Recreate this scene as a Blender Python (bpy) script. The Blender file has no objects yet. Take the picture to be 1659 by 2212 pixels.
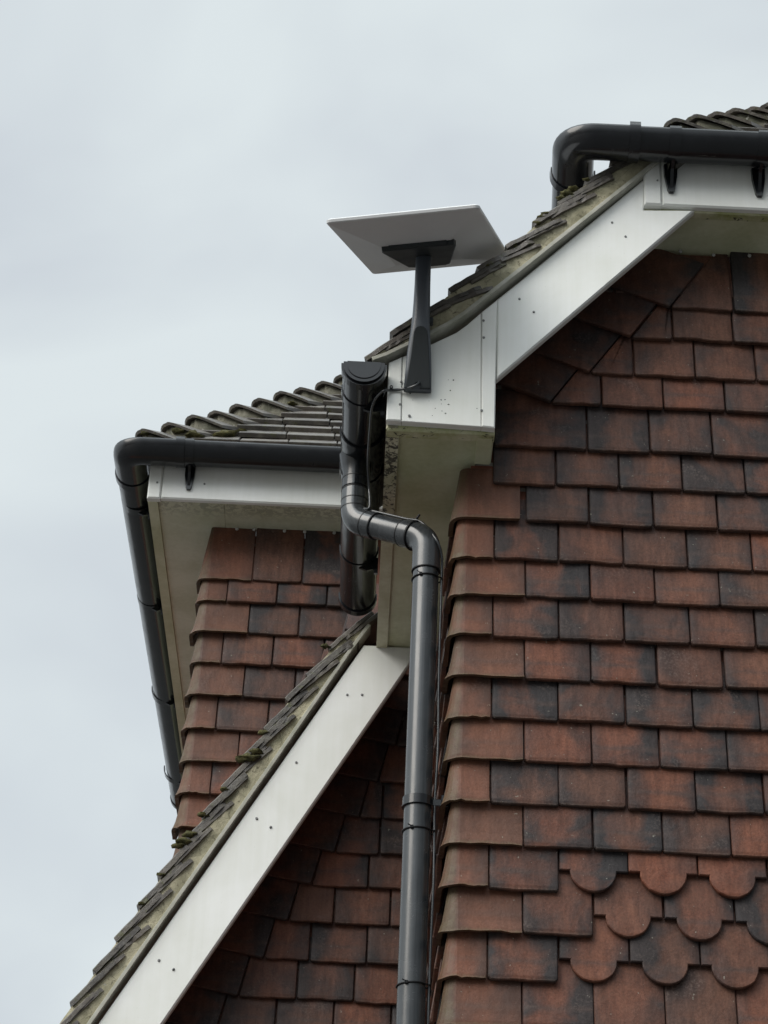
import bpy, math, random
from mathutils import Vector, Matrix
random.seed(7)
SC = bpy.context.scene
COL = SC.collection
R = math.radians

# ------------------------------------------------------------------ camera
PITCH, ROLL = R(30.7), R(2.65)
FPX = 4731.0                       # focal length in survey units (frame 1659 x 2212)
CAM = Vector((0, 0, 1.6))
_r0 = Vector((1, 0, 0)); _u0 = Vector((0, -math.sin(PITCH), math.cos(PITCH)))
FWD = Vector((0, math.cos(PITCH), math.sin(PITCH)))
RGT = _r0 * math.cos(ROLL) + _u0 * math.sin(ROLL)
UPV = _u0 * math.cos(ROLL) - _r0 * math.sin(ROLL)
cam = bpy.data.cameras.new('camera')
cam.sensor_fit = 'VERTICAL'; cam.sensor_height = 36; cam.lens = 36 * FPX / 2212
cam.clip_start = 0.05; cam.clip_end = 500
co = bpy.data.objects.new('camera', cam); COL.objects.link(co)
m = Matrix((RGT, UPV, -FWD)).transposed().to_4x4(); m.translation = CAM
co.matrix_world = m
SC.camera = co

# ------------------------------------------------------------------ sky, sun, exposure
SUN_EL, SUN_AZ = R(38), R(232)     # veiled sun, behind and to the left of the camera
w = bpy.data.worlds.new('World'); SC.world = w; w.use_nodes = True
nt = w.node_tree; nt.nodes.clear()
def wn(t, **k):
    n = nt.nodes.new(t)
    for a, b in k.items(): setattr(n, a, b)
    return n
L = nt.links.new
out = wn('ShaderNodeOutputWorld'); bg = wn('ShaderNodeBackground'); L(bg.outputs[0], out.inputs[0])
sky = wn('ShaderNodeTexSky', sky_type='NISHITA', sun_disc=False, sun_elevation=SUN_EL, sun_rotation=SUN_AZ, air_density=1.5, dust_density=4.0)
tc = wn('ShaderNodeTexCoord')
nz = wn('ShaderNodeTexNoise'); nz.inputs['Scale'].default_value = 4.2; nz.inputs['Detail'].default_value = 4; nz.inputs['Roughness'].default_value = .48
nz.inputs['Distortion'].default_value = .4
mp = wn('ShaderNodeMapping'); mp.inputs['Location'].default_value = (3.1, 0.4, 1.7); mp.inputs['Scale'].default_value = (1, 1, 1.6)
L(tc.outputs['Generated'], mp.inputs[0]); L(mp.outputs[0], nz.inputs[0])
cr = wn('ShaderNodeValToRGB')
cr.color_ramp.elements[0].position = .36; cr.color_ramp.elements[0].color = (.592, .640, .680, 1)
cr.color_ramp.elements[1].position = .64; cr.color_ramp.elements[1].color = (.705, .765, .780, 1)
L(nz.outputs['Fac'], cr.inputs[0])
# brighter cloud overhead and towards the veiled sun behind the camera
sx = wn('ShaderNodeSeparateXYZ'); L(tc.outputs['Generated'], sx.inputs[0])
def mth(op, a, b=None, clamp=False):
    n = wn('ShaderNodeMath', operation=op, use_clamp=clamp)
    for i, v in enumerate((a, b)):
        if v is None: continue
        if isinstance(v, (int, float)): n.inputs[i].default_value = v
        else: L(v, n.inputs[i])
    return n.outputs[0]
back = mth('MULTIPLY', mth('ADD', mth('MULTIPLY', sx.outputs[1], -1.0), .45), .8, True)
# sky dimmed to the right in place of something tall and unseen, brightened left
lr = wn('ShaderNodeMapRange', interpolation_type='SMOOTHSTEP'); L(sx.outputs[0], lr.inputs[0])
lr.inputs[1].default_value = -.55; lr.inputs[2].default_value = .45; lr.inputs[3].default_value = 3.6; lr.inputs[4].default_value = -.6
def sst(v, a, b, lo=0., hi=1.):
    n = wn('ShaderNodeMapRange', interpolation_type='SMOOTHSTEP'); L(v, n.inputs[0])
    for i, q in enumerate((a, b, lo, hi)): n.inputs[i + 1].default_value = q
    return n.outputs[0]
# dark tree-line and houses low in the sky behind the camera, so most light falls from high up
high = sst(sx.outputs[2], .08, .60)
lowd = mth('SUBTRACT', 1.0, mth('MULTIPLY', mth('MULTIPLY', sst(mth('MULTIPLY', sx.outputs[1], -1.0), .0, .5), mth('SUBTRACT', 1.0, high)), .72))
lowd = mth('MULTIPLY', lowd, mth('SUBTRACT', 1.0, mth('MULTIPLY', sst(sx.outputs[0], .35, .7), mth('MULTIPLY', mth('SUBTRACT', 1.0, high), .75))))
gain = mth('MULTIPLY', mth('ADD', 1.0, mth('MULTIPLY', mth('MULTIPLY', back, lr.outputs[0]), high)), lowd)
gain = mth('ADD', gain, mth('MULTIPLY', mth('SUBTRACT', sx.outputs[2], .725, True), 7.0))
vm = wn('ShaderNodeVectorMath', operation='SCALE'); L(cr.outputs[0], vm.inputs[0]); L(gain, vm.inputs['Scale'])
mix = wn('ShaderNodeMix', data_type='RGBA', blend_type='ADD'); mix.inputs[0].default_value = .012
L(vm.outputs[0], mix.inputs[6]); L(sky.outputs[0], mix.inputs[7]); L(mix.outputs[2], bg.inputs[0])
bg.inputs[1].default_value = 1.0

sl = bpy.data.lights.new('sun', 'SUN'); sl.energy = 2.0; sl.angle = R(40); sl.color = (1, .94, .86)
so = bpy.data.objects.new('sun', sl); COL.objects.link(so)
sd = Vector((math.sin(SUN_AZ) * math.cos(SUN_EL), math.cos(SUN_AZ) * math.cos(SUN_EL), math.sin(SUN_EL)))
so.rotation_euler = sd.to_track_quat('Z', 'Y').to_euler(); so.location = (-4, -6, 12)
SC.view_settings.view_transform = 'Standard'; SC.view_settings.look = 'None'
SC.view_settings.exposure = 0.0; SC.view_settings.gamma = 1.0
try: SC.view_settings.use_curve_mapping = False
except Exception: pass

# ------------------------------------------------------------------ helpers
def A(px, py, Y):
    """survey point of the photograph on the vertical plane at depth Y"""
    d = FWD * FPX + RGT * (px - 829.5) + UPV * (1106 - py)
    return CAM + d * (Y / d.y)
def XZ(px, py, Y):
    p = A(px, py, Y); return (p.x, p.z)

def empty(name, loc, label, cat, group=None):
    o = bpy.data.objects.new(name, None); COL.objects.link(o); o.location = loc
    o.empty_display_size = .1
    o['label'] = label; o['category'] = cat
    if group: o['group'] = group
    return o
def wparent(o, p):
    """parent while the mesh keeps world coordinates"""
    o.parent = p
    t = Vector((0, 0, 0)); q = p
    while q: 
        if q.type == 'EMPTY': t = t + q.location
        q = q.parent
    if p.type == 'EMPTY': o.matrix_parent_inverse = Matrix.Translation(t).inverted()

class MB:
    def __init__(s): s.v = []; s.f = []; s.uv = []; s.c = []; s.sm = []
    def add(s, vs, fs, uvs=None, col=(0, 0, 0), smooth=False):
        b = len(s.v)
        s.v += [tuple(p) for p in vs]
        s.uv += list(uvs) if uvs else [(0, 0)] * len(vs)
        s.c += [col] * len(vs)
        s.f += [tuple(b + i for i in f) for f in fs]
        s.sm += [smooth] * len(fs)
    def build(s, name, mat, parent=None, label=None):
        me = bpy.data.meshes.new(name); me.from_pydata(s.v, [], s.f); me.update()
        a = me.attributes.new('tuv', 'FLOAT_VECTOR', 'POINT'); a.data.foreach_set('vector', [x for u in s.uv for x in (u[0], u[1], 0.0)])
        a = me.attributes.new('trand', 'FLOAT_COLOR', 'POINT'); a.data.foreach_set('color', [x for c in s.c for x in (c[0], c[1], c[2], 1.0)])
        me.polygons.foreach_set('use_smooth', s.sm)
        me.materials.append(mat)
        o = bpy.data.objects.new(name, me); COL.objects.link(o)
        if parent: wparent(o, parent)
        if label: o['label'] = label
        return o

def inset(poly, d):
    n = len(poly); r = []
    for i in range(n):
        p0, p1, p2 = Vector(poly[i - 1]), Vector(poly[i]), Vector(poly[(i + 1) % n])
        e1 = (p1 - p0); e2 = (p2 - p1)
        if e1.length < 1e-7 or e2.length < 1e-7: r.append(tuple(p1)); continue
        e1.normalize(); e2.normalize()
        n1 = Vector((-e1.y, e1.x)); n2 = Vector((-e2.y, e2.x))
        b = n1 + n2
        if b.length < 1e-5: r.append(tuple(p1)); continue
        b.normalize(); k = d / max(.45, b.dot(n1))
        r.append(tuple(p1 + b * k))
    return r

def slab(mb, poly, O, U, V, N, thick, bev=.002, base=None, uvr=None, col=(0, 0, 0), back_bev=False):
    """extruded polygon (counter clockwise seen from N) with a bevelled front; base(u,v) gives the depth of its back"""
    O, U, V, N = Vector(O), Vector(U), Vector(V), Vector(N)
    n = len(poly); base = base or (lambda u, v: 0.0)
    pin = inset(poly, bev) if bev else poly
    def P(q, h): return O + U * q[0] + V * q[1] + N * (base(q[0], q[1]) + h)
    us = [q[0] for q in poly]; vs = [q[1] for q in poly]
    u0, u1, v0, v1 = uvr or (min(us), max(us), min(vs), max(vs))
    uvf = lambda q: ((q[0] - u0) / max(1e-6, u1 - u0), (q[1] - v0) / max(1e-6, v1 - v0))
    ring0 = [P(q, 0) for q in poly]; ring1 = [P(q, thick - bev) for q in poly]
    verts = ring0 + ring1; uvs = [uvf(q) for q in poly] * 2
    faces = [tuple(reversed(range(n)))]
    for i in range(n):
        j = (i + 1) % n; faces.append((i, j, n + j, n + i))
    if bev:
        verts += [P(q, thick) for q in pin]; uvs += [uvf(q) for q in pin]
        for i in range(n):
            j = (i + 1) % n; faces.append((n + i, n + j, 2 * n + j, 2 * n + i))
        faces.append(tuple(range(2 * n, 3 * n)))
    else: faces.append(tuple(range(n, 2 * n)))
    mb.add(verts, faces, uvs, col)

def front_plate(mb, poly_xz, y_front, thick, bev=.002, col=(0, 0, 0)):
    """board facing the street; polygon of (X, Z) counter clockwise as the street sees it"""
    slab(mb, poly_xz, (0, y_front + thick, 0), (1, 0, 0), (0, 0, 1), (0, -1, 0), thick, bev, col=col)
def box(mb, x0, x1, y0, y1, z0, z1, bev=.002, col=(0, 0, 0)):
    front_plate(mb, [(x0, z0), (x1, z0), (x1, z1), (x0, z1)], y0, y1 - y0, bev, col)

def tube(mb, pts, rad, seg=14, caps=True, smooth=True, col=(0, 0, 0)):
    pts = [Vector(p) for p in pts]; n = len(pts)
    rf = rad if callable(rad) else (lambda i: rad)
    tang = []
    for i in range(n):
        a = pts[max(0, i - 1)]; b = pts[min(n - 1, i + 1)]; t = b - a
        tang.append(t.normalized() if t.length > 1e-9 else Vector((0, 0, 1)))
    x = tang[0].orthogonal().normalized(); vs = []; fs = []
    for i in range(n):
        x = (x - tang[i] * x.dot(tang[i])).normalized(); y = tang[i].cross(x)
        for k in range(seg):
            a = 2 * math.pi * k / seg; vs.append(pts[i] + (x * math.cos(a) + y * math.sin(a)) * rf(i))
    for i in range(n - 1):
        for k in range(seg):
            k2 = (k + 1) % seg; fs.append((i * seg + k, i * seg + k2, (i + 1) * seg + k2, (i + 1) * seg + k))
    mb.add(vs, fs, None, col, smooth)
    if caps:
        mb.add(vs[:seg], [tuple(reversed(range(seg)))], None, col)
        mb.add(vs[-seg:], [tuple(range(seg))], None, col)
def disc(mb, c, axis, r, h, seg=10, dome=True):
    c = Vector(c); axis = Vector(axis).normalized()
    pts = [c, c + axis * h * .6, c + axis * h]
    tube(mb, pts, (lambda i: (r, r, r * .6 if dome else r)[i]), seg)

def fillet(pts, rad, n=6):
    """round the inner corners of a polyline"""
    pts = [Vector(p) for p in pts]; res = [pts[0]]
    for i in range(1, len(pts) - 1):
        a, b, c = pts[i - 1], pts[i], pts[i + 1]
        d1 = (a - b); d2 = (c - b); l = min(rad, d1.length * .49, d2.length * .49)
        p = b + d1.normalized() * l; q = b + d2.normalized() * l
        for k in range(n + 1):
            t = k / n; res.append(p * (1 - t) ** 2 + b * 2 * t * (1 - t) + q * t * t)
    res.append(pts[-1]); return res
def spline(pts, n=8):
    pts = [Vector(p) for p in pts]; P = [pts[0]] + pts + [pts[-1]]; r = []
    for i in range(1, len(P) - 2):
        for k in range(n):
            t = k / n
            a, b, c, d = P[i - 1], P[i], P[i + 1], P[i + 2]
            r.append(.5 * ((2 * b) + (c - a) * t + (2 * a - 5 * b + 4 * c - d) * t * t + (3 * b - a - 3 * c + d) * t ** 3))
    r.append(pts[-1]); return r

def sweep(mb, path, prof, smooth=True, caps=True):
    """sweep a closed profile of (sideways, up) along a level path; sideways is to the right of travel"""
    path = [Vector(p) for p in path]; n = len(path); k = len(prof); vs = []; fs = []
    for i in range(n):
        d1 = (path[i] - path[i - 1]) if i else (path[1] - path[0])
        d2 = (path[i + 1] - path[i]) if i < n - 1 else d1
        d1 = d1.normalized(); d2 = d2.normalized(); t = (d1 + d2).normalized()
        s = Vector((t.y, -t.x, 0)); mi = 1 / max(.5, t.dot(d2))
        for (a, b) in prof: vs.append(path[i] + s * a * mi + Vector((0, 0, b)))
    for i in range(n - 1):
        for j in range(k):
            j2 = (j + 1) % k; fs.append((i * k + j, (i + 1) * k + j, (i + 1) * k + j2, i * k + j2))
    mb.add(vs, fs, None, (0, 0, 0), smooth)
    if caps:
        mb.add(vs[:k], [tuple(range(k))]); mb.add(vs[-k:], [tuple(reversed(range(k)))])

# ------------------------------------------------------------------ materials
def newmat(name):
    mt = bpy.data.materials.new(name); mt.use_nodes = True
    t = mt.node_tree; b = t.nodes['Principled BSDF']
    return mt, t, b
def tn(t, typ, ins=None, **k):
    n = t.nodes.new(typ)
    for a, v in k.items(): setattr(n, a, v)
    for a, v in (ins or {}).items():
        if hasattr(v, 'is_linked'): t.links.new(v, n.inputs[a])
        else: n.inputs[a].default_value = v
    return n
def noise(t, vec, scale, detail=4, rough=.55, dist=0):
    return tn(t, 'ShaderNodeTexNoise', {'Vector': vec, 'Scale': scale, 'Detail': detail, 'Roughness': rough, 'Distortion': dist}).outputs['Fac']
def ramp(t, fac, stops):
    n = t.nodes.new('ShaderNodeValToRGB'); e = n.color_ramp.elements
    while len(e) < len(stops): e.new(.5)
    for i, (p, c) in enumerate(stops):
        e[i].position = p; e[i].color = (c, c, c, 1) if isinstance(c, (int, float)) else (*c, 1)
    t.links.new(fac, n.inputs[0]); return n.outputs[0]
def mixc(t, fac, a, b, mode='MIX'):
    n = tn(t, 'ShaderNodeMix', data_type='RGBA', blend_type=mode)
    for i, v in ((0, fac), (6, a), (7, b)):
        if hasattr(v, 'is_linked'): t.links.new(v, n.inputs[i])
        else: n.inputs[i].default_value = v if i == 0 else (*v, 1)
    return n.outputs[2]
def ma(t, op, a, b=None, c=None, clamp=False):
    n = t.nodes.new('ShaderNodeMath'); n.operation = op; n.use_clamp = clamp
    for i, v in enumerate((a, b, c)):
        if v is None: continue
        if hasattr(v, 'is_linked'): t.links.new(v, n.inputs[i])
        else: n.inputs[i].default_value = v
    return n.outputs[0]
def pos(t): return t.nodes.new('ShaderNodeNewGeometry').outputs['Position']
def bump(t, b, h, strength, dist):
    n = tn(t, 'ShaderNodeBump', {'Height': h, 'Strength': strength, 'Distance': dist})
    t.links.new(n.outputs[0], b.inputs['Normal'])
def clay_bump(t, b, b1, h, strength, dist):
    n = tn(t, 'ShaderNodeBump', {'Height': h, 'Strength': strength, 'Distance': dist, 'Normal': b1.outputs[0]})
    t.links.new(n.outputs[0], b.inputs['Normal'])
def setc(t, b, c): t.links.new(c, b.inputs['Base Color'])
def rgh(t, b, v):
    if hasattr(v, 'is_linked'): t.links.new(v, b.inputs['Roughness'])
    else: b.inputs['Roughness'].default_value = v

def mat_clay(corner=False):
    mt, t, b = newmat('fired_clay_corner_tile' if corner else 'fired_clay_tile')
    p = pos(t)
    at = t.nodes.new('ShaderNodeAttribute'); at.attribute_name = 'tuv'
    ar = t.nodes.new('ShaderNodeAttribute'); ar.attribute_name = 'trand'
    sep = tn(t, 'ShaderNodeSeparateXYZ', {0: at.outputs['Vector']}); u, v = sep.outputs[0], sep.outputs[1]
    sr = tn(t, 'ShaderNodeSeparateColor', {0: ar.outputs['Color']}); r, g, bl = sr.outputs[0], sr.outputs[1], sr.outputs[2]
    # every tile gets its own piece of noise
    off = tn(t, 'ShaderNodeVectorMath', {0: ar.outputs['Color'], 1: (37., 53., 71.)}, operation='MULTIPLY').outputs[0]
    pv = tn(t, 'ShaderNodeVectorMath', {0: p, 1: off}, operation='ADD').outputs[0]
    n1 = noise(t, pv, 9, 3, .5, .6); n2 = noise(t, pv, 26, 4, .6, .3); n3 = noise(t, pv, 160, 4, .7); n4 = noise(t, pv, 520, 2, .6)
    # smoke flashing from the kiln: dark flanks and blotches
    du = ma(t, 'ABSOLUTE', ma(t, 'SUBTRACT', u, ma(t, 'ADD', .5, ma(t, 'MULTIPLY', ma(t, 'SUBTRACT', bl, .5), .3))))
    flank = ramp(t, ma(t, 'ADD', du, ma(t, 'MULTIPLY', ma(t, 'SUBTRACT', n1, .5), .7)), [(.10, 0), (.52, 1)])
    blot = ramp(t, ma(t, 'ADD', ma(t, 'MULTIPLY', n1, .65), ma(t, 'MULTIPLY', n2, .35)), [(.40, 0), (.64, 1)])
    fl = ma(t, 'MULTIPLY', flank, ma(t, 'ADD', .30, ma(t, 'MULTIPLY', g, .65)))
    dk = ma(t, 'ADD', ma(t, 'MULTIPLY', blot, ma(t, 'ADD', .25, ma(t, 'MULTIPLY', r, .55))), fl)
    dk = ma(t, 'ADD', dk, ma(t, 'MULTIPLY', ma(t, 'SUBTRACT', r, .25), .45), clamp=True)
    red = mixc(t, bl, (.175, .058, .034), (.112, .050, .034))
    red = mixc(t, ma(t, 'MULTIPLY', n2, .5), red, (.160, .082, .050))
    dark = mixc(t, g, (.043, .031, .029), (.034, .030, .031))
    c = mixc(t, dk, red, dark)
    # worn, paler arris at the tail of the tile and a faint horizontal band
    vv = ma(t, 'ADD', v, ma(t, 'MULTIPLY', ma(t, 'SUBTRACT', n2, .5), .05))
    worn = ramp(t, vv, [(.01, 1), (.035, 0)])
    c = mixc(t, ma(t, 'MULTIPLY', worn, ma(t, 'MULTIPLY', n3, .35)), c, (.17, .12, .09))
    band = ma(t, 'MULTIPLY', ramp(t, ma(t, 'ADD', v, ma(t, 'MULTIPLY', n2, .08)), [(.23, 0), (.275, 1), (.285, 1), (.34, 0)]), ma(t, 'MULTIPLY', ramp(t, g, [(.25, 0), (.5, 1.1)]), n1))
    c = mixc(t, band, c, (.07, .048, .042))
    grit = ramp(t, ma(t, 'ADD', ma(t, 'MULTIPLY', n3, .6), ma(t, 'MULTIPLY', n2, .4)), [(.32, .62), (.5, 1.0), (.68, 1.38)])
    c = mixc(t, 1.0, c, grit, 'MULTIPLY')
    sv = tn(t, 'ShaderNodeMapping', {'Vector': pv, 'Scale': (70, 70, 7)}).outputs[0]
    c = mixc(t, 1.0, c, ramp(t, noise(t, sv, 1.0, 4, .6), [(.35, .80), (.65, 1.15)]), 'MULTIPLY')
    salt = ma(t, 'MULTIPLY', ramp(t, n1, [(.60, 0), (.72, 1)]), ramp(t, n3, [(.50, 0), (.62, .24)]))
    c = mixc(t, salt, c, (.24, .19, .16))
    lich = ramp(t, noise(t, p, 95, 2, .5), [(.735, 0), (.76, .55)])
    c = mixc(t, lich, c, (.30, .29, .24))
    if corner:
        c = mixc(t, .25, c, (.205, .088, .050))
        gm = ma(t, 'MULTIPLY', ramp(t, ma(t, 'ADD', u, ma(t, 'MULTIPLY', n2, .18)), [(.07, .8), (.22, 0)]), ramp(t, ma(t, 'ADD', ma(t, 'MULTIPLY', n1, .5), ma(t, 'MULTIPLY', n3, .5)), [(.40, .1), (.58, 1)]))
        gm = ma(t, 'MAXIMUM', gm, ma(t, 'MULTIPLY', ramp(t, ma(t, 'ADD', v, ma(t, 'MULTIPLY', n2, .10)), [(.05, .6), (.10, 0)]), ramp(t, n3, [(.35, 0), (.6, 1)])))
        c = mixc(t, gm, c, (.095, .080, .040))
    setc(t, b, c); rgh(t, b, ramp(t, n2, [(.3, .40), (.7, .62)])); b.inputs['Specular IOR Level'].default_value = .22
    # pressed clay: rolled arrises and a slightly dished face
    ue = ma(t, 'SUBTRACT', 1.0, ma(t, 'POWER', ma(t, 'MULTIPLY', ma(t, 'ABSOLUTE', ma(t, 'SUBTRACT', u, .5)), 2.0), 9.0))
    ve = tn(t, 'ShaderNodeMapRange', {0: v, 1: 0., 2: .07}, interpolation_type='SMOOTHSTEP').outputs[0]
    b1 = tn(t, 'ShaderNodeBump', {'Height': ma(t, 'ADD', ma(t, 'ADD', ue, ve), ma(t, 'MULTIPLY', n1, 1.6)), 'Strength': .38, 'Distance': .006})
    clay_bump(t, b, b1, ma(t, 'ADD', ma(t, 'MULTIPLY', n2, .6), ma(t, 'ADD', ma(t, 'MULTIPLY', n3, .35), ma(t, 'MULTIPLY', n4, .2))), .6, .004)
    return mt
def mat_upvc(name, base, tint, amount, scale=3.0, rough=.35, mould=None):
    mt, t, b = newmat(name); p = pos(t)
    n1 = noise(t, p, scale, 5, .6, .3)
    st = tn(t, 'ShaderNodeMapping', {'Vector': p, 'Scale': (60, 60, 3)}).outputs[0]
    n2 = noise(t, st, 1.0, 3, .6); n3 = noise(t, p, 180, 3, .6)
    f = ma(t, 'MULTIPLY', ramp(t, ma(t, 'ADD', n1, ma(t, 'MULTIPLY', ma(t, 'SUBTRACT', n2, .5), .25)), [(.35, 0), (.7, 1)]), amount)
    c = mixc(t, f, base, tint)
    spk = ramp(t, n3, [(.70, 0), (.78, .35)])
    c = mixc(t, spk, c, (.2, .2, .17))
    if mould:
        (axis, lo, hi, thr) = mould
        s = tn(t, 'ShaderNodeSeparateXYZ', {0: p}); q = s.outputs[axis]
        rg = ma(t, 'MULTIPLY', tn(t, 'ShaderNodeMapRange', {0: q, 1: lo - .06, 2: lo + .05}).outputs[0],
                ma(t, 'SUBTRACT', 1.0, tn(t, 'ShaderNodeMapRange', {0: q, 1: hi - .10, 2: hi + .10}).outputs[0]))
        mo = noise(t, p, 42, 6, .72, .8)
        mk = ma(t, 'MULTIPLY', ramp(t, mo, [(thr, 0), (thr + .04, 1)]), rg)
        c = mixc(t, ma(t, 'MULTIPLY', mk, .93), c, (.018, .018, .014))
    setc(t, b, c); rgh(t, b, rough)
    return mt
def mat_plastic(name, col, rough, spec=.5, dust=.25, streak=.6):
    mt, t, b = newmat(name); p = pos(t)
    n1 = noise(t, p, 14, 5, .6); st = tn(t, 'ShaderNodeMapping', {'Vector': p, 'Scale': (150, 150, 4)}).outputs[0]; n2 = noise(t, st, 1., 3, .6)
    c = mixc(t, ma(t, 'MULTIPLY', ramp(t, ma(t, 'ADD', ma(t, 'MULTIPLY', n1, 1 - streak), ma(t, 'MULTIPLY', n2, streak)), [(.42, 0), (.64, 1)]), dust), col, tuple(x * 1.9 + .014 for x in col))
    setc(t, b, c); rgh(t, b, ramp(t, n1, [(.3, rough - .08), (.7, rough + .1)])); b.inputs['Specular IOR Level'].default_value = spec
    bump(t, b, noise(t, p, 300, 2), .05, .001)
    return mt
def mat_roof():
    mt, t, b = newmat('weathered_roof_tile'); p = pos(t)
    ar = t.nodes.new('ShaderNodeAttribute'); ar.attribute_name = 'trand'
    sr = tn(t, 'ShaderNodeSeparateColor', {0: ar.outputs['Color']})
    n1 = noise(t, p, 22, 5, .65, .4); n2 = noise(t, p, 130, 4, .7); n3 = noise(t, p, 48, 3, .5)
    c = mixc(t, sr.outputs[0], (.055, .050, .045), (.110, .095, .082))
    c = mixc(t, ramp(t, n1, [(.45, 0), (.68, .7)]), c, (.150, .138, .112))
    c = mixc(t, ramp(t, n3, [(.60, 0), (.70, .75)]), c, (.075, .078, .028))
    c = mixc(t, ramp(t, n2, [(.66, 0), (.72, .6)]), c, (.30, .30, .27))
    setc(t, b, c); rgh(t, b, ramp(t, n1, [(.3, .25), (.7, .6)]))
    bump(t, b, ma(t, 'ADD', n1, ma(t, 'MULTIPLY', n2, .5)), .6, .005)
    return mt
def mat_mortar(name='verge_mortar', a=(.48, .44, .31), d=(.29, .27, .18)):
    mt, t, b = newmat(name); p = pos(t)
    n1 = noise(t, p, 13, 5, .6, .5); n2 = noise(t, p, 70, 5, .7); n3 = noise(t, p, 55, 2, .5)
    c = mixc(t, ramp(t, n1, [(.38, 0), (.6, 1)]), a, d)
    c = mixc(t, ramp(t, n2, [(.56, 0), (.68, .8)]), c, (.075, .066, .04))
    c = mixc(t, ramp(t, n3, [(.70, 0), (.73, .85)]), c, (.42, .42, .37))
    vo = tn(t, 'ShaderNodeTexVoronoi', {'Vector': p, 'Scale': 11.0}, feature='DISTANCE_TO_EDGE').outputs['Distance']
    c = mixc(t, ramp(t, ma(t, 'ADD', vo, ma(t, 'MULTIPLY', n2, .03)), [(.016, .5), (.024, 0)]), c, (.06, .055, .04))
    setc(t, b, c); rgh(t, b, .85); bump(t, b, ma(t, 'ADD', n1, n2), .7, .006)
    return mt
def mat_simple(name, c1, c2, scale, rough, bs=.3, bd=.003):
    mt, t, b = newmat(name); p = pos(t); n1 = noise(t, p, scale, 5, .65)
    setc(t, b, mixc(t, ramp(t, n1, [(.35, 0), (.65, 1)]), c1, c2)); rgh(t, b, rough); bump(t, b, n1, bs, bd); return mt
def mat_brick():
    mt, t, b = newmat('red_brick'); p = pos(t)
    s = tn(t, 'ShaderNodeSeparateXYZ', {0: p}); v = tn(t, 'ShaderNodeCombineXYZ', {0: ma(t, 'ADD', s.outputs[0], s.outputs[1]), 1: s.outputs[2], 2: 0.}).outputs[0]
    br = tn(t, 'ShaderNodeTexBrick', {'Vector': v, 'Color1': (.24, .09, .055, 1), 'Color2': (.16, .065, .045, 1), 'Mortar': (.33, .30, .26, 1), 'Scale': 1.0, 'Mortar Size': .006, 'Brick Width': .225, 'Row Height': .075})
    setc(t, b, br.outputs[0]); rgh(t, b, .85); return mt

M = dict(
    clay=mat_clay(), cornerclay=mat_clay(True),
    white=mat_upvc('white_upvc', (.85, .86, .84), (.62, .63, .55), .55, 2.6),
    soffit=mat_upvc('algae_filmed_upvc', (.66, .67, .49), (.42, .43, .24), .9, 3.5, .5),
    mould=mat_upvc('mouldy_upvc', (.62, .61, .46), (.40, .37, .22), .9, 6, .55, (1, 4.80, 5.35, .50)),
    mossedge=mat_upvc('green_edged_upvc', (.58, .57, .40), (.30, .32, .12), 1.0, 14, .6, (2, 3.0, 6.0, .58)),
    streaked=mat_upvc('black_streaked_upvc', (.70, .71, .57), (.50, .51, .35), 1.0, 4, .5, (1, 6.36, 6.38, .475)),
    black=mat_plastic('wet_black_plastic', (.007, .008, .010), .18, .5, .22),
    pipe=mat_plastic('black_pipe_plastic', (.028, .031, .034), .22, .6, .5),
    seal=mat_plastic('black_rubber_seal', (.005, .005, .006), .5, .3, .1),
    dish=mat_upvc('white_dish_plastic', (.64, .65, .66), (.55, .55, .55), .4, 5, .45),
    mast=mat_plastic('dark_grey_coated_steel', (.075, .085, .10), .36, .5, .15),
    cover=mat_plastic('dark_grey_cover_plastic', (.020, .024, .026), .55, .35, .1),
    roof=mat_roof(), mortar=mat_mortar(),
    hipmortar=mat_mortar('hip_mortar', (.19, .18, .14), (.085, .085, .06)),
    cement=mat_simple('cement_board', (.46, .45, .40), (.33, .33, .27), 18, .8),
    moss=mat_simple('moss', (.038, .038, .012), (.095, .085, .026), 60, .95, 1, .01),
    nail=mat_simple('galvanised_nail', (.42, .42, .40), (.30, .30, .29), 60, .45),
    screw=mat_simple('grey_screw_cap', (.24, .25, .25), (.16, .16, .16), 90, .5),
    brick=mat_brick(),
    felt=mat_simple('dark_felt', (.03, .03, .03), (.05, .045, .04), 20, .9),
    ground=mat_simple('wet_asphalt', (.045, .046, .046), (.075, .075, .073), 2.5, .6),
)

# ------------------------------------------------------------------ key dimensions (metres)
WF = 4.981      # zero plane of the tile hanging on the right-hand front wall (tails stand out to 4.95)
WX = 0.208      # its left return
YB = 4.785      # face of the upper bargeboard and of the boxed eave
ZS = 4.706      # underside of the side eave
YG = 6.06       # face of the lower bargeboard
WG = 6.280      # lower gable wall
WL = 6.530      # rear wing wall
GA = .1137      # tile gauge

# ------------------------------------------------------------------ ground
g = MB(); g.add([(-60, -60, 0), (60, -60, 0), (60, 80, 0), (-60, 80, 0)], [(0, 1, 2, 3)])
go = g.build('ground', M['ground']); go['kind'] = 'structure'

house = empty('house', (1.0, 6.5, 0), 'brick-red tile-hung house with white boards, seen from below at its eaves', 'house')

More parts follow.
